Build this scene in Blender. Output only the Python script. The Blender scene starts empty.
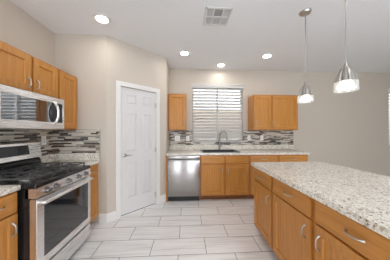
import bpy, bmesh, math, random
from mathutils import Vector, Matrix
random.seed(7)
PI = math.pi
SC = bpy.context.scene
COL = SC.collection

# ------------------------------------------------------------------ camera
cam = bpy.data.cameras.new('camera')
cam.sensor_fit = 'HORIZONTAL'
cam.sensor_width = 36.0
cam.lens = 163.0 / 390.0 * 36.0
cam.shift_y = 1.0 / 390.0
cam.clip_start = 0.02
cam_o = bpy.data.objects.new('camera', cam)
cam_o.location = (0, 0, 1.34)
cam_o.rotation_euler = (PI / 2, 0, math.radians(-3.0))
COL.objects.link(cam_o)
SC.camera = cam_o

# ------------------------------------------------------------------ daylight
W = bpy.data.worlds.new('daylight')
SC.world = W
W.use_nodes = True
bg = W.node_tree.nodes['Background']
bg.inputs['Color'].default_value = (0.92, 0.98, 1.06, 1)
bg.inputs['Strength'].default_value = 2.0

# ------------------------------------------------------------------ exposure
vs = SC.view_settings
vs.view_transform = 'Standard'
vs.look = 'None'
vs.gamma = 1.0
vs.use_curve_mapping = False
vs.exposure = 1.47
SC.cycles.use_denoising = True
SC.cycles.max_bounces = 10
SC.cycles.diffuse_bounces = 6
SC.cycles.sample_clamp_indirect = 8.0
SC.cycles.caustics_reflective = False
SC.cycles.caustics_refractive = False
CAN_POWER = 27.0
PENDANT_POWER = 2.6


# ------------------------------------------------------------------ materials
def lin(r, g, b):
    f = lambda c: (c / 255 / 12.92) if c / 255 <= 0.04045 else ((c / 255 + 0.055) / 1.055) ** 2.4
    return (f(r), f(g), f(b), 1)


class NT:
    def __init__(s, name):
        s.m = bpy.data.materials.new(name)
        s.m.use_nodes = True
        s.t = s.m.node_tree
        s.p = s.t.nodes['Principled BSDF']

    def n(s, typ, **kw):
        nd = s.t.nodes.new(typ)
        for k, v in kw.items():
            if k.startswith('i_'):
                nd.inputs[k[2:].replace('_', ' ')].default_value = v
            else:
                setattr(nd, k, v)
        return nd

    def l(s, a, ao, b, bi):
        s.t.links.new(a.outputs[ao], b.inputs[bi])

    def ramp(s, stops, interp='LINEAR'):
        r = s.n('ShaderNodeValToRGB')
        cr = r.color_ramp
        cr.interpolation = interp
        while len(cr.elements) < len(stops):
            cr.elements.new(0.5)
        for e, (p, c) in zip(cr.elements, stops):
            e.position = p
            e.color = c
        return r

    def coords(s, scale=(1, 1, 1), loc=(0, 0, 0)):
        tc = s.n('ShaderNodeTexCoord')
        mp = s.n('ShaderNodeMapping')
        mp.inputs['Scale'].default_value = scale
        mp.inputs['Location'].default_value = loc
        s.l(tc, 'Object', mp, 'Vector')
        return mp

    def bump(s, src, out, strength=0.2, dist=0.002):
        b = s.n('ShaderNodeBump')
        b.inputs['Strength'].default_value = strength
        b.inputs['Distance'].default_value = dist
        s.l(src, out, b, 'Height')
        s.l(b, 'Normal', s.p, 'Normal')

    def set(s, **kw):
        for k, v in kw.items():
            s.p.inputs[k.replace('_', ' ')].default_value = v
        return s


def plain(name, col, rough=0.5, metal=0.0, var=0.04, nscale=20.0, **kw):
    """solid colour with a faint procedural mottling"""
    t = NT(name)
    mp = t.coords()
    nz = t.n('ShaderNodeTexNoise', i_Scale=nscale, i_Detail=3.0)
    t.l(mp, 'Vector', nz, 'Vector')
    a = tuple(c * (1 - var) for c in col[:3]) + (1,)
    b = tuple(min(1, c * (1 + var)) for c in col[:3]) + (1,)
    r = t.ramp([(0.3, a), (0.7, b)])
    t.l(nz, 'Fac', r, 'Fac')
    t.l(r, 'Color', t.p, 'Base Color')
    t.set(Roughness=rough, Metallic=metal)
    for k, v in kw.items():
        t.p.inputs[k.replace('_', ' ')].default_value = v
    return t.m


def paint(name, col, bump=0.25, nscale=90):
    t = NT(name)
    mp = t.coords()
    nz = t.n('ShaderNodeTexNoise', i_Scale=float(nscale), i_Detail=4.0)
    t.l(mp, 'Vector', nz, 'Vector')
    r = t.ramp([(0.3, tuple(c * .97 for c in col[:3]) + (1,)), (0.7, tuple(min(1, c * 1.03) for c in col[:3]) + (1,))])
    t.l(nz, 'Fac', r, 'Fac')
    t.l(r, 'Color', t.p, 'Base Color')
    t.bump(nz, 'Fac', bump, 0.004)
    t.set(Roughness=0.7)
    return t.m


def wood(name, vertical=True, red=False):
    t = NT(name)
    sc = (26, 26, 1.3) if vertical else (1.3, 26, 26)
    mp = t.coords(sc)
    n1 = t.n('ShaderNodeTexNoise', i_Scale=1.6, i_Detail=6.0, i_Roughness=0.6, i_Distortion=0.6)
    t.l(mp, 'Vector', n1, 'Vector')
    mp2 = t.coords(tuple(x * (3.2 if x > 2 else 1.6) for x in sc), (3, 7, 1))
    n2 = t.n('ShaderNodeTexNoise', i_Scale=2.0, i_Detail=4.0)
    t.l(mp2, 'Vector', n2, 'Vector')
    mx = t.n('ShaderNodeMix', data_type='FLOAT')
    mx.inputs[0].default_value = 0.4
    t.l(n1, 'Fac', mx, 2)
    t.l(n2, 'Fac', mx, 3)
    r = t.ramp([(0.30, lin(164, 108, 45)), (0.45, lin(183, 123, 55)), (0.55, lin(193, 133, 63)), (0.72, lin(205, 147, 77))])
    if red:
        for e in r.color_ramp.elements:
            e.color = (e.color[0] * .88, e.color[1] * .78, e.color[2] * .72, 1)
    t.l(mx, 0, r, 'Fac')
    t.l(r, 'Color', t.p, 'Base Color')
    t.bump(mx, 0, 0.12, 0.002)
    t.set(Roughness=0.36)
    t.p.inputs['Specular IOR Level'].default_value = 0.45
    return t.m


def granite(name):
    t = NT(name)
    mp = t.coords()
    big = t.n('ShaderNodeTexNoise', i_Scale=9.0, i_Detail=5.0, i_Roughness=0.65)
    med = t.n('ShaderNodeTexNoise', i_Scale=42.0, i_Detail=6.0, i_Roughness=0.7)
    v = t.n('ShaderNodeTexVoronoi', i_Scale=150.0)
    v2 = t.n('ShaderNodeTexVoronoi', i_Scale=80.0)
    for x in (big, med, v, v2):
        t.l(mp, 'Vector', x, 'Vector')
    base = t.ramp([(0.30, lin(188, 180, 164)), (0.42, lin(216, 209, 196)), (0.54, lin(234, 229, 219)), (0.75, lin(243, 239, 232))])
    t.l(med, 'Fac', base, 'Fac')
    # speckle: random value of each voronoi cell
    s1 = t.n('ShaderNodeSeparateColor')
    t.l(v, 'Color', s1, 'Color')
    k1 = t.ramp([(0.0, (1, 1, 1, 1)), (0.09, (0, 0, 0, 1))], 'CONSTANT')
    t.l(s1, 'Red', k1, 'Fac')
    s2 = t.n('ShaderNodeSeparateColor')
    t.l(v2, 'Color', s2, 'Color')
    k2 = t.ramp([(0.0, (.6, .6, .6, 1)), (0.10, (0, 0, 0, 1))], 'CONSTANT')
    t.l(s2, 'Red', k2, 'Fac')
    m1 = t.n('ShaderNodeMix', data_type='RGBA')
    t.l(k2, 'Color', m1, 0)
    t.l(base, 'Color', m1, 6)
    m1.inputs[7].default_value = lin(160, 142, 116)
    # dark clusters only where the big noise is high
    cl = t.ramp([(0.42, (0.25, 0.25, 0.25, 1)), (0.60, (1, 1, 1, 1))])
    t.l(big, 'Fac', cl, 'Fac')
    mul = t.n('ShaderNodeMix', data_type='RGBA', blend_type='MULTIPLY')
    mul.inputs[0].default_value = 1.0
    t.l(k1, 'Color', mul, 6)
    t.l(cl, 'Color', mul, 7)
    m2 = t.n('ShaderNodeMix', data_type='RGBA')
    t.l(mul, 2, m2, 0)
    t.l(m1, 2, m2, 6)
    m2.inputs[7].default_value = lin(66, 56, 50)
    t.l(m2, 2, t.p, 'Base Color')
    t.set(Roughness=0.22)
    return t.m


def mosaic(name):
    t = NT(name)
    tc = t.n('ShaderNodeTexCoord')
    sx = t.n('ShaderNodeSeparateXYZ')
    t.l(tc, 'Object', sx, 'Vector')
    ad = t.n('ShaderNodeMath', operation='ADD')
    t.l(sx, 'X', ad, 0)
    t.l(sx, 'Y', ad, 1)
    cb = t.n('ShaderNodeCombineXYZ')
    t.l(ad, 0, cb, 'X')
    t.l(sx, 'Z', cb, 'Y')
    br = t.n('ShaderNodeTexBrick', offset=0.37, offset_frequency=2, squash=0.62, squash_frequency=3)
    br.inputs['Scale'].default_value = 1.0
    br.inputs['Brick Width'].default_value = 0.17
    br.inputs['Row Height'].default_value = 0.0205
    br.inputs['Mortar Size'].default_value = 0.0012
    br.inputs['Mortar Smooth'].default_value = 0.0
    br.inputs['Color1'].default_value = (0, 0, 0, 1)
    br.inputs['Color2'].default_value = (1, 1, 1, 1)
    br.inputs['Mortar'].default_value = (0.45, 0.45, 0.45, 1)
    t.l(cb, 'Vector', br, 'Vector')
    r = t.ramp([(0.0, lin(46, 37, 33)), (0.20, lin(198, 188, 172)), (0.38, lin(124, 108, 94)),
                (0.48, lin(170, 162, 150)), (0.60, lin(60, 48, 42)), (0.68, lin(206, 198, 186)), (0.84, lin(136, 132, 128))], 'CONSTANT')
    t.l(br, 'Color', r, 'Fac')
    mm = t.n('ShaderNodeMix', data_type='RGBA')
    t.l(br, 'Fac', mm, 0)
    t.l(r, 'Color', mm, 6)
    mm.inputs[7].default_value = lin(172, 164, 152)
    t.l(mm, 2, t.p, 'Base Color')
    inv = t.n('ShaderNodeMath', operation='SUBTRACT')
    inv.inputs[0].default_value = 1.0
    t.l(br, 'Fac', inv, 1)
    t.bump(inv, 0, 0.4, 0.001)
    t.set(Roughness=0.18)
    return t.m


def floor_tile(name):
    t = NT(name)
    mp = t.coords(loc=(0.0885, -1.768 + 0.272 * 6, 0))
    br = t.n('ShaderNodeTexBrick', offset=0.5, offset_frequency=2, squash=1.0, squash_frequency=2)
    br.inputs['Scale'].default_value = 1.0
    br.inputs['Brick Width'].default_value = 0.617
    br.inputs['Row Height'].default_value = 0.272
    br.inputs['Mortar Size'].default_value = 0.0031
    br.inputs['Mortar Smooth'].default_value = 0.1
    br.inputs['Color1'].default_value = (0, 0, 0, 1)
    br.inputs['Color2'].default_value = (1, 1, 1, 1)
    t.l(mp, 'Vector', br, 'Vector')
    # streaks along the tile, shifted by tile
    tc = t.n('ShaderNodeTexCoord')
    sv = t.n('ShaderNodeVectorMath', operation='MULTIPLY')
    sv.inputs[1].default_value = (1.6, 30, 1)
    t.l(tc, 'Object', sv, 0)
    sh = t.n('ShaderNodeVectorMath', operation='MULTIPLY')
    sh.inputs[1].default_value = (17, 11, 5)
    t.l(br, 'Color', sh, 0)
    ad = t.n('ShaderNodeVectorMath', operation='ADD')
    t.l(sv, 'Vector', ad, 0)
    t.l(sh, 'Vector', ad, 1)
    nz = t.n('ShaderNodeTexNoise', i_Scale=1.0, i_Detail=5.0, i_Roughness=0.6, i_Distortion=0.3)
    t.l(ad, 'Vector', nz, 'Vector')
    r = t.ramp([(0.28, lin(204, 201, 199)), (0.45, lin(229, 227, 225)), (0.62, lin(239, 237, 236)), (0.8, lin(244, 243, 242))])
    t.l(nz, 'Fac', r, 'Fac')
    mm = t.n('ShaderNodeMix', data_type='RGBA')
    t.l(br, 'Fac', mm, 0)
    t.l(r, 'Color', mm, 6)
    mm.inputs[7].default_value = lin(104, 98, 94)
    t.l(mm, 2, t.p, 'Base Color')
    inv = t.n('ShaderNodeMath', operation='SUBTRACT')
    inv.inputs[0].default_value = 1.0
    t.l(br, 'Fac', inv, 1)
    t.bump(inv, 0, 0.3, 0.001)
    t.set(Roughness=0.32)
    return t.m


def steel(name, axis='x', col=(0.80, 0.79, 0.78, 1), rough=0.27):
    t = NT(name)
    sc = (1.5, 90, 90) if axis == 'x' else (90, 90, 1.5)
    mp = t.coords(sc)
    nz = t.n('ShaderNodeTexNoise', i_Scale=3.0, i_Detail=3.0)
    t.l(mp, 'Vector', nz, 'Vector')
    r = t.ramp([(0.3, (rough - .03,) * 3 + (1,)), (0.7, (rough + .04,) * 3 + (1,))])
    t.l(nz, 'Fac', r, 'Fac')
    t.l(r, 'Color', t.p, 'Roughness')
    t.set(Metallic=1.0)
    t.p.inputs['Base Color'].default_value = col
    t.bump(nz, 'Fac', 0.01, 0.0003)
    return t.m


def emit(name, col, strength):
    t = NT(name)
    t.p.inputs['Emission Color'].default_value = col
    t.p.inputs['Emission Strength'].default_value = strength
    t.p.inputs['Base Color'].default_value = (0.9, 0.9, 0.88, 1)
    return t.m


def glass(name):
    t = NT(name)
    t.p.inputs['Transmission Weight'].default_value = 1.0
    t.set(Roughness=0.0, IOR=1.1)
    return t.m


M = dict(
    wall=paint('wall_paint', lin(197, 187, 174)),
    ceiling=paint('ceiling_paint', lin(229, 230, 231), 0.3, 70),
    trim=plain('white_trim', lin(224, 221, 218), 0.35, 0, .015),
    door=plain('white_door_paint', lin(214, 211, 210), 0.35, 0, .01),
    wood=wood('oak_upright_grain'),
    woodh=wood('oak_horizontal_grain', False),
    woodf=wood('oak_frame_timber', True, True),
    kick=plain('toe_kick_wood', lin(120, 72, 34), 0.5, 0, .15),
    granite=granite('speckled_granite'),
    mosaic=mosaic('strip_mosaic'),
    tile=floor_tile('plank_floor_tile'),
    steel=steel('brushed_steel'),
    steel_shaded=steel('shaded_brushed_steel', 'x', (0.40, 0.38, 0.37, 1), 0.24),  # same steel, the dishwasher's dimmer reflection put into its colour
    nickel=plain('satin_nickel', (0.52, 0.50, 0.46, 1), 0.34, 1.0, .03),
    darknickel=plain('aged_nickel', (0.42, 0.40, 0.38, 1), 0.3, 1.0, .03),
    shade=plain('dull_nickel', (0.40, 0.38, 0.35, 1), 0.38, 1.0, .05),
    knob=plain('dark_steel_knob', (0.22, 0.21, 0.20, 1), 0.28, 1.0, .03),
    faucet=plain('brushed_dark_nickel', (0.26, 0.25, 0.24, 1), 0.3, 1.0, .03),
    black=plain('black_enamel', (0.012, 0.012, 0.013, 1), 0.18, 0, .1),
    iron=plain('cast_iron', (0.07, 0.07, 0.072, 1), 0.3, 0, .2, 60),
    rubber=plain('black_plastic', (0.02, 0.02, 0.02, 1), 0.45, 0, .1),
    darkglass=plain('dark_oven_glass', (0.012, 0.012, 0.014, 1), 0.04, 0, .05, IOR=1.85),
    mwglass=plain('microwave_glass', (0.02, 0.02, 0.022, 1), 0.05, 0, .05, IOR=2.6),
    screen=plain('display_glass', (0.03, 0.032, 0.036, 1), 0.25, 0, .1, IOR=1.45),
    sink=plain('black_composite', (0.02, 0.02, 0.021, 1), 0.4, 0, .3, 200),
    plate=plain('white_plastic', lin(236, 234, 230), 0.3, 0, .01),
    slot=plain('outlet_slot', (0.05, 0.05, 0.05, 1), 0.5),
    vinyl=plain('white_vinyl', lin(228, 228, 226), 0.4, 0, .01),
    glass=glass('window_glass'),
    vent=plain('vent_white_metal', lin(214, 213, 210), 0.45, 0, .02),
    ventdark=plain('vent_duct_shade', (0.03, 0.028, 0.028, 1), 0.8),
    lamp=emit('lit_lens', (1, 0.985, 0.96, 1), CAN_POWER),
    bulb=emit('lit_bulb', (1, 0.95, 0.86, 1), PENDANT_POWER),
    stucco=paint('garden_stucco', lin(196, 176, 150), .3, 40),
    gravel=plain('garden_gravel', lin(186, 170, 150), .9, 0, .2, 60),
)
t = NT('pressed_glass')
t.p.inputs['Base Color'].default_value = (0.95, 0.95, 0.94, 1)
t.p.inputs['Transmission Weight'].default_value = 0.75
t.set(Roughness=0.5, IOR=1.3)
M['frost'] = t.m
t = NT('white_blind')
t.p.inputs['Base Color'].default_value = lin(238, 237, 235)
t.set(Roughness=0.45)
tl = t.n('ShaderNodeBsdfTranslucent')
tl.inputs['Color'].default_value = lin(244, 242, 238)
ms = t.n('ShaderNodeMixShader')
ms.inputs[0].default_value = 0.5
t.l(t.p, 'BSDF', ms, 1)
t.l(tl, 'BSDF', ms, 2)
t.l(ms, 'Shader', t.t.nodes['Material Output'], 'Surface')
M['blind'] = t.m


# ------------------------------------------------------------------ mesh tools
class MB:
    def __init__(s):
        s.bm = bmesh.new()

    def box(s, x0, x1, y0, y1, z0, z1, bev=0.0, seg=2):
        r = bmesh.ops.create_cube(s.bm, size=1.0)
        vs_ = r['verts']
        for v in vs_:
            v.co = Vector(((x0 + x1) / 2 + v.co.x * (x1 - x0), (y0 + y1) / 2 + v.co.y * (y1 - y0), (z0 + z1) / 2 + v.co.z * (z1 - z0)))
        if bev > 0:
            es = list({e for v in vs_ for e in v.link_edges})
            bmesh.ops.bevel(s.bm, geom=es, offset=bev, segments=seg, affect='EDGES', profile=0.5)
        return s

    def prism(s, pts, axis, a, b):
        """polygon pts (2D) extruded along axis from a to b"""
        def mk(p, t_):
            if axis == 'x':
                return (t_, p[0], p[1])
            if axis == 'y':
                return (p[0], t_, p[1])
            return (p[0], p[1], t_)
        A = [s.bm.verts.new(mk(p, a)) for p in pts]
        B = [s.bm.verts.new(mk(p, b)) for p in pts]
        n = len(pts)
        s.bm.faces.new(A)
        s.bm.faces.new(B[::-1])
        for i in range(n):
            s.bm.faces.new((A[i], B[i], B[(i + 1) % n], A[(i + 1) % n]))
        return s

    def tube(s, path, r, seg=10, caps=True):
        path = [Vector(p) for p in path]
        rs = r if isinstance(r, (list, tuple)) else [r] * len(path)
        rings = []
        up = None
        for i, p in enumerate(path):
            d = (path[min(i + 1, len(path) - 1)] - path[max(i - 1, 0)]).normalized()
            if up is None:
                up = Vector((0, 0, 1)) if abs(d.z) < 0.9 else Vector((0, 1, 0))
            u = d.cross(up).normalized()
            w = u.cross(d).normalized()
            up = w
            rings.append([s.bm.verts.new(p + rs[i] * (math.cos(2 * PI * k / seg) * u + math.sin(2 * PI * k / seg) * w)) for k in range(seg)])
        for a, b in zip(rings, rings[1:]):
            for k in range(seg):
                s.bm.faces.new((a[k], a[(k + 1) % seg], b[(k + 1) % seg], b[k]))
        if caps:
            s.bm.faces.new(rings[0][::-1])
            s.bm.faces.new(rings[-1])
        return s

    def lathe(s, prof, c=(0, 0, 0), seg=32, axis='z', flute=None):
        """prof: (radius, height) list"""
        rings = []
        for (r, h) in prof:
            if r < 1e-6:
                rings.append([s.bm.verts.new(s._ax(0, 0, h, c, axis))])
            else:
                ring = []
                for k in range(seg):
                    a = 2 * PI * k / seg
                    rr = r * (1 + (flute(k, h) if flute else 0))
                    ring.append(s.bm.verts.new(s._ax(rr * math.cos(a), rr * math.sin(a), h, c, axis)))
                rings.append(ring)
        for a, b in zip(rings, rings[1:]):
            if len(a) == 1 and len(b) == 1:
                continue
            for k in range(seg):
                k2 = (k + 1) % seg
                if len(a) == 1:
                    s.bm.faces.new((a[0], b[k2], b[k]))
                elif len(b) == 1:
                    s.bm.faces.new((a[k], a[k2], b[0]))
                else:
                    s.bm.faces.new((a[k], a[k2], b[k2], b[k]))
        return s

    @staticmethod
    def _ax(x, y, h, c, axis):
        if axis == 'z':
            return (c[0] + x, c[1] + y, c[2] + h)
        if axis == 'y':
            return (c[0] + x, c[1] + h, c[2] + y)
        return (c[0] + h, c[1] + x, c[2] + y)

    def build(s, name, mat, parent=None, smooth=False, **props):
        bmesh.ops.recalc_face_normals(s.bm, faces=s.bm.faces)
        me = bpy.data.meshes.new(name)
        s.bm.to_mesh(me)
        s.bm.free()
        me.materials.append(mat)
        if smooth:
            for p in me.polygons:
                p.use_smooth = True
            me.set_sharp_from_angle(angle=math.radians(40))
        o = bpy.data.objects.new(name, me)
        COL.objects.link(o)
        if parent:
            o.parent = parent
        for k, v in props.items():
            o[k] = v
        return o


def thing(name, label, cat, loc=(0, 0, 0), rz=0.0, group=None):
    o = bpy.data.objects.new(name, None)
    o.empty_display_size = 0.1
    COL.objects.link(o)
    o.location = loc
    o.rotation_euler = (0, 0, rz)
    o['label'] = label
    o['category'] = cat
    if group:
        o['group'] = group
    return o


def copy_tree(o, parent=None, label=None, loc=None):
    c = o.copy()
    COL.objects.link(c)
    if parent:
        c.parent = parent
    if label:
        c['label'] = label
    if loc:
        c.location = loc
    for ch in list(o.children):
        copy_tree(ch, c)
    return c


def struct(name, mb, mat, parent=None, smooth=False):
    o = mb.build(name, mat, parent, smooth)
    if parent is None:
        o['kind'] = 'structure'
    return o


# ------------------------------------------------------------------ room shell
CEIL = 2.74
XL, YB, YA, XR, YR = -1.89, 3.70, 2.45, 6.3, -1.9
OPENINGS = ((-1.7, -.75), (.55, 3.2))  # gaps added in the unseen rear wall to shape the daylight
OPEN_Z = 2.6
P = Vector((-1.165, YA, 0))
Q = Vector((-0.385, 3.17, 0))
struct('floor', MB().box(XL - .15, XR + .15, YR, YB + .15, -.1, 0), M['tile'])
struct('ceiling', MB().box(XL - .15, XR + .15, YR, YB + .15, CEIL, CEIL + .1), M['ceiling'])
struct('wall_left', MB().box(XL - .15, XL, YR, YB + .15, 0, CEIL), M['wall'])
struct('wall_corner', MB().prism([(XL, YA), (P.x, P.y), (P.x - .05, P.y + .12), (XL, YA + .12)], 'z', 0, CEIL), M['wall'])
# diagonal pantry wall with a door opening, built along local u then turned
dv = (Q - P)
LD = dv.length
ang = math.atan2(dv.y, dv.x)
DU0, DU1, DZ = 0.196, 0.832, 2.04
mb = MB()
mb.box(0, DU0, 0, .11, 0, CEIL)
mb.box(DU1, LD, 0, .11, 0, CEIL)
mb.box(DU0, DU1, 0, .11, DZ, CEIL)
o = struct('wall_pantry', mb, M['wall'])
o.location = P
o.rotation_euler = (0, 0, ang)
struct('wall_side', MB().prism([(Q.x, Q.y), (Q.x, YB), (Q.x - .11, YB), (Q.x - .11, Q.y + .05)], 'z', 0, CEIL), M['wall'])
# unseen side and rear walls; the rear openings are added to let in soft daylight
struct('wall_right', MB().box(XR, XR + .15, YR, YB + .15, 0, CEIL), M['wall'])
mb = MB()
xa = XL - .15
for a, b in OPENINGS:
    mb.box(xa, a, YR - .15, YR, 0, CEIL)
    mb.box(a, b, YR - .15, YR, OPEN_Z, CEIL)
    xa = b
mb.box(xa, XR + .15, YR - .15, YR, 0, CEIL)
struct('wall_rear', mb, M['wall'])
# back wall with two window openings
W1 = (0.135, 1.31, 1.11, 2.40)
W2 = (4.90, 5.85, 0.99, 2.36)
mb = MB()
y0, y1 = YB, YB + .15
mb.box(Q.x - .11, W1[0], y0, y1, 0, CEIL)
mb.box(W1[0], W1[1], y0, y1, 0, W1[2])
mb.box(W1[0], W1[1], y0, y1, W1[3], CEIL)
mb.box(W1[1], W2[0], y0, y1, 0, CEIL)
mb.box(W2[0], W2[1], y0, y1, 0, W2[2])
mb.box(W2[0], W2[1], y0, y1, W2[3], CEIL)
mb.box(W2[1], XR, y0, y1, 0, CEIL)
struct('wall_back', mb, M['wall'])
# outside, seen through the gaps of the blinds
struct('ground', MB().box(-6, 12, YB + .16, 14, -.15, -.02), M['gravel'])
struct('wall_garden', MB().box(-4, 3.2, 8.0, 8.25, -.02, 2.35), M['stucco'])


def window(n, w):
    x0, x1, z0, z1 = w
    ya, yb = YB + .085, YB + .135
    f = .035
    r = MB()
    r.box(x0, x0 + f, ya, yb, z0, z1)
    r.box(x1 - f, x1, ya, yb, z0, z1)
    r.box(x0 + f, x1 - f, ya, yb, z0, z0 + f)
    r.box(x0 + f, x1 - f, ya, yb, z1 - f, z1)
    xm = (x0 + x1) / 2
    r.box(xm - .022, xm + .022, ya, yb, z0 + f, z1 - f)
    o_ = struct('window_%d' % n, r, M['vinyl'])
    for a, b in ((x0 + f, xm - .022), (xm + .022, x1 - f)):
        MB().box(a, b, YB + .107, YB + .113, z0 + f, z1 - f).build('pane', M['glass'], o_)
    return o_


window(1, W1)
window(2, W2)

# baseboards
bb = lambda m_, a, b: m_.prism([(0, 0), (0.014, 0), (0.014, .095), (0.009, .125), (0, .13)], 'x', a, b)


def board(name, p0, p1):
    """baseboard on the room side (right of p0->p1)"""
    d = Vector((p1[0] - p0[0], p1[1] - p0[1], 0))
    m_ = MB().prism([(0, 0), (-.014, 0), (-.014, .095), (-.008, .125), (0, .13)], 'x', 0, d.length)
    o_ = struct(name, m_, M['trim'])
    o_.location = (p0[0], p0[1], 0)
    o_.rotation_euler = (0, 0, math.atan2(d.y, d.x))
    return o_


du = dv.normalized()
board('baseboard_corner', (-1.272, YA), (P.x + .003, YA))
board('baseboard_pantry', P, P + du * (DU0 - .07))
board('baseboard_hinge', P + du * (DU1 + .07), Q)
board('baseboard_side', (Q.x, Q.y), (Q.x, 3.12))
board('baseboard_back', (2.46, YB), (XR, YB))

# ------------------------------------------------------------------ pantry door (setting)
DW_, DT = DU1 - DU0 - .012, .035
door = bpy.data.objects.new('door_1', None)
COL.objects.link(door)
door.location = P + du * (DU0 + .006)
door.rotation_euler = (0, 0, ang)
door['kind'] = 'structure'
ZB, ZT = .022, 2.034
mb = MB()
us = [0, .105, .262, .368, DW_ - .103, DW_]
us = [0, .098, .265, .365, DW_ - .092, DW_]
zs = [ZB, .26, .835, 1.005, 1.63, 1.775, 1.93, ZT]
yf = .012                                   # leaf front
# stiles and rails
mb.box(us[0], us[1], yf, yf + DT, ZB, ZT)
mb.box(us[2], us[3], yf, yf + DT, ZB, ZT)
mb.box(us[4], us[5], yf, yf + DT, ZB, ZT)
for a, b in ((us[1], us[2]), (us[3], us[4])):
    for z0, z1 in ((zs[0], zs[1]), (zs[2], zs[3]), (zs[4], zs[5]), (zs[6], zs[7])):
        mb.box(a, b, yf, yf + DT, z0, z1)
    for z0, z1 in ((zs[1], zs[2]), (zs[3], zs[4]), (zs[5], zs[6])):
        # sunk moulding with a raised field
        mb.box(a, b, yf + .013, yf + DT - .006, z0, z1)
        i = .03
        A = [mb.bm.verts.new((x, yf + .013, z)) for x, z in ((a + .012, z0 + .012), (b - .012, z0 + .012), (b - .012, z1 - .012), (a + .012, z1 - .012))]
        B = [mb.bm.verts.new((x, yf + .003, z)) for x, z in ((a + i, z0 + i), (b - i, z0 + i), (b - i, z1 - i), (a + i, z1 - i))]
        mb.bm.faces.new(B)
        for k in range(4):
            mb.bm.faces.new((A[k], A[(k + 1) % 4], B[(k + 1) % 4], B[k]))
mb.build('door_leaf', M['door'], door)
# casing round the opening
cw = .072
mb = MB()
u0, u1 = -.006 - cw, DW_ + .006 + cw
mb.box(u0, u0 + cw, -.018, 0, 0, DZ + cw, .004)
mb.box(u1 - cw, u1, -.018, 0, 0, DZ + cw, .004)
mb.box(u0 + cw - .004, u1 - cw + .004, -.018, 0, DZ, DZ + cw, .004)
mb.box(-.005, 0, 0, .10, 0, DZ)
mb.box(DW_, DW_ + .005, 0, .10, 0, DZ)
mb.box(-.005, DW_ + .005, .052, .10, DZ - .006, DZ)
mb.build('door_casing', M['trim'], door)
MB().box(0, DW_, .03, .10, 0.0, .004).build('door_gap_shade', M['rubber'], door)  # black strip standing in for the shade in the gap under the door
h = MB().lathe([(0, 0), (.030, 0), (.030, -.008), (.022, -.014), (.010, -.016), (.010, -.05), (0, -.05)], (.062, yf, .955), 24, 'y')
h.tube([(.062, yf - .044, .955), (.09, yf - .048, .956), (.165, yf - .046, .953)], [.009, .0085, .006], 10)
h.build('door_handle', M['darknickel'], door, True)
for z in (.19, 1.0, 1.80):
    MB().lathe([(0, -.045), (.008, -.045), (.008, .045), (0, .045)], (DW_ - .001, -.006, z), 12).box(DW_ - .024, DW_ + .014, yf - .0165, yf - .0125 + .001, z - .045, z + .045).build('hinge', M['nickel'], door)

# ------------------------------------------------------------------ mosaic and granite upstands on the walls
CT = 0.917      # worktop height
mz0, mz1 = CT + .10, 1.362
mb = MB()
mb.box(Q.x, W1[0], YB - .008, YB, mz0, mz1)
mb.box(W1[0], W1[1], YB - .008, YB, mz0, W1[2] - .001)
mb.box(W1[1], 2.50, YB - .008, YB, mz0, mz1)
struct('trim_1', mb, M['mosaic'])
struct('trim_2', MB().box(XL, -1.262, YA - .008, YA, mz0, mz1), M['mosaic'])
struct('trim_3', MB().box(XL, XL + .008, .9, YA - .008, CT - .02, mz1 + .0), M['mosaic'])
struct('trim_4', MB().box(-1.262, -1.256, YA - .011, YA, mz0 - .1, mz1), M['nickel'])
# tiled window sill
struct('trim_5', MB().box(W1[0], W1[1], YB - .012, YB + .085, W1[2] - .012, W1[2]), M['trim'])


# ------------------------------------------------------------------ cabinetry
def pull(mb_, horizontal, L=.096):
    """arched bar pull, standing off a face at y=0 towards -y, centred on the origin"""
    pts = []
    for k in range(13):
        a = -1 + 2 * k / 12
        off = -.026 * (1 - abs(a) ** 4) - .001
        pts.append((a * L / 2, off, 0) if horizontal else (0, off, a * L / 2))
    mb_.tube(pts, [.005 if 0 < k < 12 else .008 for k in range(13)], 8)
    return mb_


def place(obj_, x, y, z):
    obj_.location = (x, y, z)
    return obj_


def shaker(x0, x1, z0, z1, y=-.020, T=.020, st=.062):
    """framed door: stiles, rails, a small inner bevel and a recessed panel"""
    m_ = MB()
    m_.box(x0, x0 + st, y, y + T, z0, z1, .003)
    m_.box(x1 - st, x1, y, y + T, z0, z1, .003)
    m_.box(x0 + st - .002, x1 - st + .002, y, y + T, z0, z0 + st, .003)
    m_.box(x0 + st - .002, x1 - st + .002, y, y + T, z1 - st, z1, .003)
    a, b, c, d = x0 + st, x1 - st, z0 + st, z1 - st
    pd = y + .014
    m_.box(a - .002, b + .002, pd, y + T - .002, c - .002, d + .002)
    e = .005
    A = [m_.bm.verts.new(v) for v in ((a, y + .003, c), (b, y + .003, c), (b, y + .003, d), (a, y + .003, d))]
    B = [m_.bm.verts.new(v) for v in ((a + e, pd - .0005, c + e), (b - e, pd - .0005, c + e), (b - e, pd - .0005, d - e), (a + e, pd - .0005, d - e))]
    for k in range(4):
        m_.bm.faces.new((A[k], A[(k + 1) % 4], B[(k + 1) % 4], B[k]))
    return m_


def add_door(root, x0, x1, z0, z1, hx=None, hz=None):
    d = shaker(x0, x1, z0, z1).build('door', M['wood'], root)
    if hx is not None:
        place(pull(MB(), False).build('handle', M['nickel'], d, True), hx, -.020, hz)
    return d


def add_drawer(root, x0, x1, z0, z1, handle=True, hx=None, name='drawer'):
    d = MB().box(x0, x1, -.020, 0, z0, z1, .006, 3).build(name, M['woodh'], root)
    if handle:
        place(pull(MB(), True).build('handle', M['nickel'], d, True), (x0 + x1) / 2 if hx is None else hx, -.020, (z0 + z1) / 2)
    return d


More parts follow.
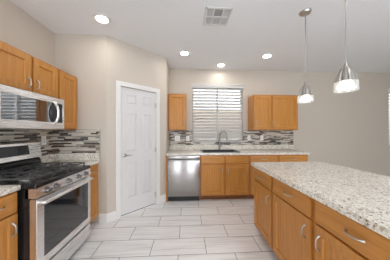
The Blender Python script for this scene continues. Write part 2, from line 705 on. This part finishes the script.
def base_cabinet(label, w, loc, rz, doors, drawers, depth=.58, group=None, left=.02, right=.02, name='base_cabinet', hole=None):
    """local frame: x along the run, front face frame on y=0, depth to +y"""
    r = thing(name, label, 'cabinet', loc, rz, group)
    top = CT - .041
    m_ = MB()
    g = .0008
    m_.box(g, .018, .018, depth, .10, top)
    m_.box(w - .018, w - g, .018, depth, .10, top)
    m_.box(.018, w - .018, .018, depth, .10, .118)
    m_.box(.018, w - .018, depth - .012, depth, .118, top)
    m_.build('carcass', M['wood'], r)
    # face frame: stiles and rails
    m_ = MB()
    m_.box(g, .035, 0, .018, .10, top)
    m_.box(w - .035, w - g, 0, .018, .10, top)
    m_.box(.035, w - .035, 0, .018, top - .032, top)
    m_.box(.035, w - .035, 0, .018, .10, .135)
    m_.box(.035, w - .035, 0, .018, .69, .722)
    if len(doors) > 1:
        xm = (doors[0][1] + doors[1][0]) / 2
        m_.box(xm - .02, xm + .02, 0, .018, .135, top - .032)
    m_.build('face_frame', M['woodf'], r)
    MB().box(.001, w - .001, .07, .085, 0, .10).build('toe_kick', M['kick'], r)
    for (x0, x1, hx) in doors:
        add_door(r, x0, x1, .118, .700, hx, .592)
    for (x0, x1, hd) in drawers:
        add_drawer(r, x0, x1, .715, top - .012, hd, name='drawer' if hd else 'false_front')
    return r


def wall_cabinet(label, w, z0, z1, loc, rz, doors, depth=.30, group=None, hz=.15):
    r = thing('wall_cabinet', label, 'cabinet', loc, rz, group)
    hgt = z1 - z0
    m_ = MB()
    g = .0008
    m_.box(g, .018, .018, depth, 0, hgt)
    m_.box(w - .018, w - g, .018, depth, 0, hgt)
    m_.box(.018, w - .018, .018, depth, .0, .018)
    m_.box(.018, w - .018, .018, depth, hgt - .018, hgt)
    m_.box(.018, w - .018, depth - .012, depth, .018, hgt - .018)
    m_.build('carcass', M['wood'], r)
    m_ = MB()
    m_.box(g, .035, 0, .018, 0, hgt)
    m_.box(w - .035, w - g, 0, .018, 0, hgt)
    m_.box(.035, w - .035, 0, .018, hgt - .035, hgt)
    m_.box(.035, w - .035, 0, .018, 0, .035)
    if len(doors) > 1:
        xm = (doors[0][1] + doors[1][0]) / 2
        m_.box(xm - .02, xm + .02, 0, .018, .035, hgt - .035)
    m_.build('face_frame', M['woodf'], r)
    for (x0, x1, hx) in doors:
        add_door(r, x0, x1, .016, hgt - .016, hx, hz)
    return r


R90 = PI / 2
# back run (faces -Y)
YF = 3.10
dep = YB - YF - .004
base_cabinet('oak sink base cabinet with two doors under the black sink, beside the dishwasher', .95, (.262, YF, 0), 0,
             [(.018, .458, .412), (.492, .932, .538)], [(.018, .458, False), (.492, .932, False)], dep, name='sink_cabinet')
base_cabinet('oak base cabinet on the back wall right of the sink, partly behind the island', .57, (1.214, YF, 0), 0,
             [(.02, .55, .06)], [(.02, .55, True)], dep, 'base cabinets on the back wall')
base_cabinet('oak base cabinet at the far right end of the back wall counter', .61, (1.786, YF, 0), 0,
             [(.02, .59, .06)], [(.02, .59, True)], dep, 'base cabinets on the back wall')
fp = MB().box(Q.x + .001, -.359, YF, YB - .004, 0, CT - .041).build('filler_panel', M['wood'])
fp['label'] = 'narrow upright oak filler strip left of the dishwasher'
fp['category'] = 'panel'

# left run (faces +X): local x runs along world +Y
XFc = -1.335
base_cabinet('oak base cabinet with drawer and door left of the range, nearest the camera', .315, (XFc, 1.043, 0), R90,
             [(.014, .301, .262)], [(.014, .301, True)], abs(XL - XFc) - .004, 'base cabinets beside the range')
base_cabinet('narrow oak base cabinet between the range and the pantry wall', .332, (XFc + .04, 2.115, 0), R90,
             [(.014, .318, .05)], [(.014, .318, True)], abs(XL - XFc) + .036, 'base cabinets beside the range')

# island (faces -X): local x runs along world -Y
XI = .905
YI = 2.112
ig = 'island cabinets'
base_cabinet('oak island cabinet with drawer and door at the far end of the island', .462, (XI, YI, 0), -R90,
             [(.02, .442, .395)], [(.02, .442, True)], .60, ig)
base_cabinet('oak island cabinet in the middle of the island, second from the far end', .545, (XI, YI - .463, 0), -R90,
             [(.02, .525, .478)], [(.02, .525, True)], .60, ig)
base_cabinet('oak island cabinet nearest the camera, its wide drawer under the granite corner', .58, (XI, YI - 1.009, 0), -R90,
             [(.02, .56, .062)], [(.02, .56, True)], .60, ig)
YE = YI - 1.59
pn = MB().box(XI + .602, XI + .62, YE, YI, 0, CT - .041).build('island_back_panel', M['wood'])
pn['label'] = 'flat oak back panel of the island under the seating overhang'
pn['category'] = 'panel'

# wall cabinets
ZU0, ZU1 = 1.36, 2.112
XU = -1.585 - .02 + .02
du_ = abs(XL - XU) - .004
wall_cabinet('short oak wall cabinet with two doors above the microwave', .755, 1.722, ZU1, (XU, 1.332, 0), R90,
             [(.016, .402, .37), (.428, .74, .46)], du_, hz=.10)
wall_cabinet('tall oak wall cabinet with one door between the microwave and the corner', .355, ZU0, ZU1, (XU, 2.09, 0), R90,
             [(.014, .341, .045)], du_, hz=.13)
YU = 3.40
wall_cabinet('narrow oak wall cabinet left of the window, above the dishwasher', .384, ZU0, ZU1, (-.382, YU, 0), 0,
             [(.016, .368, .335)], YB - YU - .004)
wall_cabinet('wide oak wall cabinet with two unequal doors right of the window', .99, ZU0, ZU1, (1.417, YU, 0), 0,
             [(.014, .385, .045), (.41, .976, .445)], YB - YU - .004)
for o_ in COL.objects:
    if o_.name.startswith('wall_cabinet') and o_.type == 'EMPTY':
        o_.location.z = 1.722 if 'above the microwave' in o_['label'] else ZU0

# ------------------------------------------------------------------ granite worktops
SL = .04


def tag(o_, label, cat, group=None):
    o_['label'] = label
    o_['category'] = cat
    if group:
        o_['group'] = group
    return o_


mb = MB()
sx0, sx1, sy0, sy1 = .33, 1.05, 3.20, 3.57
bx0, bx1, by0, by1 = Q.x + .002, 2.44, 3.068, YB - .001
mb.box(bx0, sx0, by0, by1, CT - SL, CT, .006)
mb.box(sx1, bx1, by0, by1, CT - SL, CT, .006)
mb.box(sx0 - .008, sx1 + .008, by0, sy0, CT - SL, CT, .006)
mb.box(sx0 - .008, sx1 + .008, sy1, by1, CT - SL, CT, .006)
ct = tag(mb.build('countertop', M['granite'], None, True), 'speckled granite worktop along the back wall around the black sink', 'countertop')
MB().box(bx0, 2.50, YB - .022, YB - .0085 + .0075, CT + .0005, CT + .10, .003).build('upstand', M['granite'], ct)
mb = MB().box(XL + .009, -1.262, 2.112, YA - .002, CT - SL, CT, .006)
ct = tag(mb.build('countertop', M['granite'], None, True), 'small speckled granite worktop between the range and the pantry wall', 'countertop')
MB().box(XL + .03, -1.262, YA - .022, YA - .002, CT + .0005, CT + .10, .003).box(XL + .009, XL + .03, 2.12, YA - .002, CT + .0005, CT + .10, .003).build('upstand', M['granite'], ct)
mb = MB().box(XL + .009, -1.305, 1.035, 1.358, CT - SL, CT, .006)
ct = tag(mb.build('countertop', M['granite'], None, True), 'speckled granite worktop left of the range at the picture edge', 'countertop')
MB().box(XL + .009, XL + .03, 1.035, 1.358, CT + .0005, CT + .10, .003).build('upstand', M['granite'], ct)
# island top with rounded corners
mb = MB()
ix0, ix1, iy0, iy1, rr = .866, 1.88, YE - .03, 2.165, .05


def rrect(x0, x1, y0_, y1_, rads):
    pts = []
    for (cx, cy, a0, r) in ((x1, y1_, 0, rads[0]), (x0, y1_, 90, rads[1]), (x0, y0_, 180, rads[2]), (x1, y0_, 270, rads[3])):
        sx = -1 if cx == x1 else 1
        sy = -1 if cy == y1_ else 1
        for k in range(9):
            a = math.radians(a0 + 90 * k / 8)
            pts.append((cx + sx * r + r * math.cos(a), cy + sy * r + r * math.sin(a)))
    return pts


mb.prism(rrect(ix0, ix1, iy0, iy1, (.14, .02, .02, .1)), 'z', CT - SL, CT)
es = [e for e in mb.bm.edges if abs(e.verts[0].co.z - e.verts[1].co.z) < 1e-5]
bmesh.ops.bevel(mb.bm, geom=es, offset=.009, segments=3, affect='EDGES')
tag(mb.build('island_countertop', M['granite'], None, True), 'large speckled granite slab on top of the kitchen island', 'countertop')

# ------------------------------------------------------------------ sink and faucet
s = thing('kitchen_sink', 'black drop-in kitchen sink in the granite under the window', 'sink', (0, 0, CT))
mb = MB()
a, b, c, d = sx0 + .002, sx1 - .002, sy0 + .002, sy1 - .002
for q in ((a, a + .012, c, d), (b - .012, b, c, d), (a, b, c, c + .012), (a, b, d - .012, d)):
    mb.box(q[0], q[1], q[2], q[3], -.19, -.002)
mb.box(a, b, c, d, -.20, -.185)
mb.build('basin', M['sink'], s)
mb = MB()
for q in ((a - .03, a + .012, c - .02, d + .03), (b - .012, b + .03, c - .02, d + .03), (a, b, c - .02, c + .012), (a, b, d - .012, d + .03)):
    mb.box(q[0], q[1], q[2], q[3], .0005, .011, .003)
mb.build('rim', M['sink'], s)
MB().lathe([(0, 0), (.04, 0), (.045, -.004), (.045, -.006)], ((a + b) / 2, (c + d) / 2, -.178), 24).build('drain', M['nickel'], s, True)

f = thing('kitchen_faucet', 'tall nickel gooseneck faucet behind the black sink', 'faucet', (.745, 3.628, CT + .0005))
MB().lathe([(0, 0), (.03, 0), (.03, .006), (.022, .014), (.019, .02), (.019, .10), (.015, .115), (0, .115)], (0, 0, 0), 24).build('body', M['faucet'], f, True)
pts = [(0, 0, .10), (0, 0, .32)]
for k in range(1, 13):
    a_ = PI - PI * k / 12
    pts.append((.075 + .075 * math.cos(a_), -.03 * k / 12, .32 + .10 * math.sin(a_)))
pts.append((.152, -.032, .29))
MB().tube(pts, .0145, 12).build('spout', M['faucet'], f, True)
MB().lathe([(0, 0), (.015, 0), (.018, -.03), (.016, -.07), (0, -.07)], (.152, -.032, .295), 18).build('spray_head', M['faucet'], f, True)
MB().tube([(.017, 0, .075), (.045, -.01, .10), (.075, -.02, .15)], [.009, .008, .005], 10).build('lever', M['faucet'], f, True)

# ------------------------------------------------------------------ dishwasher
d = thing('dishwasher', 'stainless steel dishwasher under the back counter near the pantry', 'dishwasher', (-.354, YF, 0))
dw = .612
MB().box(0, dw, .02, .56, .09, CT - .044).build('tub', M['rubber'], d)
MB().box(.004, dw - .004, -.022, .018, .105, .800, .006).build('door_panel', M['steel_shaded'], d, True)
MB().box(.004, dw - .004, -.022, .018, .804, CT - .048, .005).build('control_panel', M['steel_shaded'], d, True)
h = MB().tube([(.035, -.022, .79), (.035, -.052, .79), (.04, -.06, .79), (dw - .04, -.06, .79), (dw - .035, -.052, .79), (dw - .035, -.022, .79)], .010, 10)
h.build('handle', M['steel_shaded'], d, True)
MB().box(.004, dw - .004, .04, .055, 0, .10).build('toe_kick', M['rubber'], d)

# ------------------------------------------------------------------ range
RX, RY, RW = -1.222, 1.364, .744
r = thing('gas_range', 'stainless steel gas range with black cooktop against the left wall', 'range', (RX, RY, 0), R90)
RD = abs(XL - RX) - .014
g = .002
MB().box(g, RW - g, .035, RD, .03, .876).build('body', M['black'], r)
# slanted knob panel
MB().prism([(-.026, .797), (-.018, .874), (.06, .874), (.06, .797)], 'x', g, RW - g).build('control_panel', M['steel'], r)
ctp = MB().box(g, RW - g, -.022, RD - .09, .8765, .915, .005).build('cooktop', M['black'], r)
# burners
for i, (bx, by) in enumerate(((.14, .17), (.14, .43), (.37, .30), (.60, .17), (.60, .43))):
    b_ = MB().lathe([(0, 0), (.052, 0), (.05, .008), (.03, .01), (.03, .018), (0, .018)], (bx, by, .9155), 24).build('burner', M['darknickel'], ctp, True)
    MB().lathe([(0, .0185), (.036, .0185), (.036, .027), (.02, .029), (0, .029)], (bx, by, .9155), 24).build('burner_cap', M['iron'], b_, True)
# three cast iron grates
for i in range(3):
    x0 = .02 + i * .236
    x1 = x0 + .232
    m_ = MB()
    y0_, y1_ = .035, .565
    z0, z1 = .942, .956
    t_ = .011
    for x in (x0, x1 - t_):
        m_.box(x, x + t_, y0_, y1_, z0, z1, .002)
    for y in (y0_, (y0_ + y1_) / 2 - t_ / 2, y1_ - t_):
        m_.box(x0, x1, y, y + t_, z0, z1, .002)
    xm = (x0 + x1) / 2
    for y in (.17, .43):
        m_.box(x0, x1, y - .005, y + .005, z0, z1, .002)
    m_.box(xm - .005, xm + .005, y0_, y0_ + .10, z0, z1, .002)
    m_.box(xm - .005, xm + .005, y1_ - .10, y1_, z0, z1, .002)
    m_.box(xm - .005, xm + .005, .24, .36, z0, z1, .002)
    for x in (x0, x1 - t_):
        for y in (y0_, y1_ - t_, (y0_ + y1_) / 2 - t_ / 2):
            m_.box(x, x + t_, y, y + t_, .9155, z0)
    m_.build('grate', M['iron'], r)
# backguard
bk = MB().prism([(RD - .085, .916), (RD - .085, .99), (RD - .055, 1.035), (RD - .055, .916)], 'x', g, RW - g).build('rear_vent', M['black'], r)
bk = MB().prism([(RD - .095, 1.03), (RD - .070, 1.205), (RD - .055, 1.215), (RD, 1.215), (RD, .916), (RD - .055, .916), (RD - .055, 1.03)], 'x', g, RW - g).build('backguard', M['steel'], r)
yy = lambda z: RD - .095 + .025 * (z - 1.03) / .175
ds = MB().prism([(yy(1.075) - .003, 1.075), (yy(1.18) - .003, 1.18), (yy(1.18) + .004, 1.18), (yy(1.075) + .004, 1.075)], 'x', .12, .59).build('display', M['screen'], bk)
MB().prism([(yy(1.10) - .005, 1.10), (yy(1.16) - .005, 1.16), (yy(1.16) - .002, 1.16), (yy(1.10) - .002, 1.10)], 'x', .47, .56).build('clock_window', M['black'], ds)
# knobs on the slanted panel
kn = Vector((0, -.036, .042)).normalized()
for i, kx in enumerate((.10, .20, .355, .51, .635)):
    k = MB().lathe([(0, 0), (.027, 0), (.027, .006), (.020, .009), (.019, .030), (.015, .034), (0, .034)], (0, 0, 0), 24)
    k.box(-.004, .004, -.019, .019, .030, .038, .001)
    k = k.build('knob', M['knob'], r, True)
    k.location = (kx, -.0215, .836)
    k.rotation_euler = (math.radians(90), 0, 0)
# oven door with glass and bar handle
dr = MB()
x0, x1, z0, z1 = .006, RW - .006, .215, .785
wx0, wx1, wz0, wz1 = .075, RW - .055, .285, .715
dr.box(x0, wx0, -.026, .032, z0, z1, .003)
dr.box(wx1, x1, -.026, .032, z0, z1, .003)
dr.box(wx0 - .002, wx1 + .002, -.026, .032, z0, wz0, .003)
dr.box(wx0 - .002, wx1 + .002, -.026, .032, wz1, z1, .003)
dr = dr.build('oven_door', M['steel'], r)
MB().box(wx0 - .001, wx1 + .001, -.0235, .03, wz0 - .001, wz1 + .001).build('oven_window', M['darkglass'], dr)
h = MB().tube([(.03, -.026, .757), (.03, -.055, .757), (.036, -.064, .757), (.05, -.068, .757), (RW - .05, -.068, .757), (RW - .036, -.064, .757), (RW - .03, -.055, .757), (RW - .03, -.026, .757)], .0125, 12)
h.build('handle', M['steel'], dr, True)
MB().box(x0, x1, -.024, .032, .035, .198, .004).build('storage_drawer', M['steel'], r)
for x in (.04, RW - .04):
    for y in (.07, RD - .06):
        MB().lathe([(0, 0), (.016, 0), (.016, .03), (0, .03)], (x, y, 0), 12).build('foot', M['rubber'], r)

# ------------------------------------------------------------------ microwave
MX, MY, MW = -1.50, 1.335, .735
m = thing('microwave', 'stainless steel over-range microwave hung under the short wall cabinet', 'microwave', (MX, MY, 1.362), R90)
MD = abs(XL - MX) - .004
MH = .355
MB().box(.001, MW - .001, .022, MD, 0, MH).build('case', M['rubber'], m)
fr = MB()
wx0, wx1, wz0, wz1 = .055, .545, .075, .295
fr.box(0, wx0, -.012, .022, 0, MH, .003)
fr.box(wx1 + .165, MW, -.012, .022, 0, MH, .003)
fr.box(wx0 - .002, wx1 + .167, -.012, .022, 0, wz0, .003)
fr.box(wx0 - .002, wx1 + .167, -.012, .022, wz1, MH, .003)
fr = fr.build('door_frame', M['steel'], m)
MB().box(wx0 - .001, wx1, -.009, .02, wz0 - .001, wz1 + .001).build('door_window', M['mwglass'], fr)
MB().box(wx1 + .001, wx1 + .166, -.0095, .02, wz0 - .001, wz1 + .001).build('control_panel', M['screen'], m)
pts = []
for k in range(13):
    a_ = -1 + k / 6
    pts.append((.578, -.012 - .048 * (1 - abs(a_) ** 2.5), .18 + a_ * .125))
MB().tube(pts, [.011] + [.013] * 11 + [.011], 12).build('handle', M['steel'], fr, True)
MB().box(.04, MW - .04, .04, MD - .05, -.004, -.0005).build('grease_filter', M['darknickel'], m)

# ------------------------------------------------------------------ blinds


def blind(w, label, yb, gapc=.010, two=True, tilt=52):
    x0, x1, z0, z1 = w
    b_ = thing('window_blind', label, 'blind', (x0, yb, z0), 0, None)
    wd, hg = x1 - x0, z1 - z0
    MB().box(-.02, wd + .02, -.045, -.028, hg - .075, hg + .012, .004).build('valance', M['blind'], b_)
    xs = [(.006, wd / 2 - gapc), (wd / 2 + gapc, wd - .006)]
    n = 17
    pitch = (hg - .10) / n
    for a, b in xs:
        m_ = MB()
        th = math.radians(tilt)
        hw = .0405
        for i in range(n):
            zc = .045 + pitch * (i + .5)
            cy, sy_ = math.cos(th) * hw, math.sin(th) * hw
            # room edge lower, tilted slat 3 mm thick
            nx, nz = math.sin(th) * .0015, math.cos(th) * .0015
            m_.prism([(-cy - nx, zc - sy_ + nz), (cy - nx, zc + sy_ + nz), (cy + nx, zc + sy_ - nz), (-cy + nx, zc - sy_ - nz)], 'x', a, b)
        m_.build('slats', M['blind'], b_)
        MB().box(a, b, -.026, .026, .006, .026, .003).build('bottom_rail', M['blind'], b_)
        MB().box(a, b, -.026, .030, hg - .045, hg - .005).build('head_rail', M['blind'], b_)
        c_ = MB()
        for x in (a + .012, b - .012):
            c_.tube([(x, -.034, .02), (x, -.034, hg - .05)], .0018, 6)
        c_.build('ladder_cord', M['blind'], b_)
    return b_


blind(W1, 'white slatted blind over the sink window between the wall cabinets', YB + .038)
blind(W2, 'white slatted blind at the right edge of the picture', YB + .038)


# ------------------------------------------------------------------ outlets
def outlet(label, loc, rz, gangs=1):
    o_ = thing('wall_outlet', label, 'outlet', loc, rz, 'outlets on the mosaic')
    w = .072 + .046 * (gangs - 1)
    MB().box(-w / 2, w / 2, -.006, 0, -.058, .058, .003).build('cover_plate', M['plate'], o_)
    for gi in range(gangs):
        cx = -.023 * (gangs - 1) + .046 * gi
        ins = MB().box(cx - .017, cx + .017, -.0085, -.0055, -.034, .034, .001).build('receptacle', M['plate'], o_)
        for z in (-.018, .018):
            MB().box(cx - .0075, cx + .0075, -.0092, -.0082, z - .005, z + .005).build('socket_face', M['slot'], ins)
    return o_


yo = YB - .0085
outlet('double white wall plate under the left wall cabinet, nearest the pantry', (-.205, yo, 1.172), 0, 2)
outlet('single white outlet under the left wall cabinet, next to the window', (.030, yo, 1.172), 0)
outlet('single white outlet on the mosaic just right of the window', (1.44, yo, 1.182), 0)
outlet('single white outlet on the mosaic under the right wall cabinet', (1.745, yo, 1.182), 0)
outlet('single white outlet on the left wall behind the range corner', (XL + .0085, 2.25, 1.215), R90)

# ------------------------------------------------------------------ recessed ceiling lights
lights = [((-1.054, 2.096), 'recessed ceiling light nearest the microwave, largest in the picture'),
          ((-.035, 2.943), 'recessed ceiling light near the pantry door side of the back wall'),
          ((.732, 3.424), 'recessed ceiling light directly above the sink window'),
          ((1.501, 2.968), 'recessed ceiling light in front of the wide right wall cabinet'),
          ((-1.054, .55), 'added unseen fill light over the aisle behind the camera, range side'),  # this lamp and the next two are unseen, added to brighten the room
          ((.55, -.2), 'added unseen fill light over the open floor behind the camera'),
          ((1.5, .75), 'added fill light over the near end of the island, out of view')]
proto = None
for (x, y), lab in lights:
    if proto is None:
        proto = thing('ceiling_light', lab, 'light', (x, y, CEIL), 0, 'recessed ceiling lights')
        MB().lathe([(.106, 0), (.106, -.005), (.097, -.013), (.080, -.013), (.064, -.006), (.064, 0)], (0, 0, 0), 40).build('trim_ring', M['trim'], proto, True)
        MB().lathe([(0, -.006), (.05, -.006), (.0635, -.005), (.0635, -.001), (0, -.001)], (0, 0, 0), 40).build('lens', M['lamp'], proto, True)
    else:
        copy_tree(proto, None, lab, (x, y, CEIL))

# ------------------------------------------------------------------ pendants


def pendant(label, loc):
    p = thing('pendant_light', label, 'pendant light', loc, 0, 'pendants over the island')
    zb = 1.675 - CEIL
    MB().lathe([(0, -.001), (.062, -.001), (.062, -.010), (.052, -.022), (.012, -.026), (0, -.026)], (0, 0, 0), 32).build('canopy', M['nickel'], p, True)
    MB().tube([(0, 0, -.02), (0, 0, zb + .215)], .005, 10).build('rod', M['darknickel'], p, True)
    MB().lathe([(0, .235), (.010, .235), (.013, .218), (.022, .208), (.022, .196), (0, .196)], (0, 0, zb), 24).build('socket_cap', M['darknickel'], p, True)
    flu = lambda k, h_: .045 * (1 if k % 5 < 3 else -1)
    MB().lathe([(.018, .203), (.034, .192), (.049, .168), (.061, .135), (.070, .100), (.0750, .075), (.0730, .075), (.068, .100), (.059, .135), (.047, .168), (.032, .189), (.018, .199)], (0, 0, zb), 60, 'z', flu).build('shade', M['shade'], p)
    MB().lathe([(.0750, .076), (.0775, .045), (.079, .0), (.072, .0), (.071, .045), (.0690, .076)], (0, 0, zb), 60, 'z', flu).build('glass_band', M['frost'], p)
    MB().lathe([(0, .012), (.040, .015), (.056, .026), (.054, .036), (.034, .065), (.015, .095), (.012, .13), (0, .13)], (0, 0, zb), 24).build('bulb', M['bulb'], p, True)
    return p


pendant('ribbed nickel pendant light farther from the camera, its ceiling plate in view', (1.395, 1.845, CEIL))
pendant('ribbed nickel pendant light nearer the camera, hanging larger on the right', (1.335, 1.30, CEIL))

# ------------------------------------------------------------------ ceiling vent
v = thing('ceiling_vent', 'square white louvred air vent in the ceiling', 'vent', (.375, 1.978, CEIL))
hw = .155
m_ = MB()
for q in ((-hw, -hw + .022, -hw, hw), (hw - .022, hw, -hw, hw), (-hw, hw, -hw, -hw + .022), (-hw, hw, hw - .022, hw)):
    m_.box(q[0], q[1], q[2], q[3], -.012, -.0005, .003)
m_.box(-.062, -.048, -hw + .02, hw - .02, -.011, -.002)
m_.box(.048, .062, -hw + .02, hw - .02, -.011, -.002)
m_.box(-hw + .02, hw - .02, -.010, .004, -.011, -.002)
m_.build('frame', M['vent'], v)
MB().box(-hw + .02, hw - .02, -hw + .02, hw - .02, -.0022, -.0008).build('duct_shade', M['ventdark'], v)  # flat dark sheet standing in for the shade behind the louvres
m_ = MB()
for (xa, xb, ya, yb_) in ((-.135, -.062, -.135, -.010), (-.135, -.062, .004, .135), (.062, .135, -.135, -.010), (.062, .135, .004, .135), (-.048, .048, -.135, -.010), (-.048, .048, .004, .135)):
    top_mid = (xa < 0 < xb) and ya < 0
    n = 7
    for i in range(n):
        t0 = ya + (yb_ - ya) * (i + .5) / n
        wv = .0010 if top_mid else .0034
        m_.box(xa, xb, t0 - wv, t0 + wv, -.009, -.004)
m_.build('louvres', M['vent'], v)
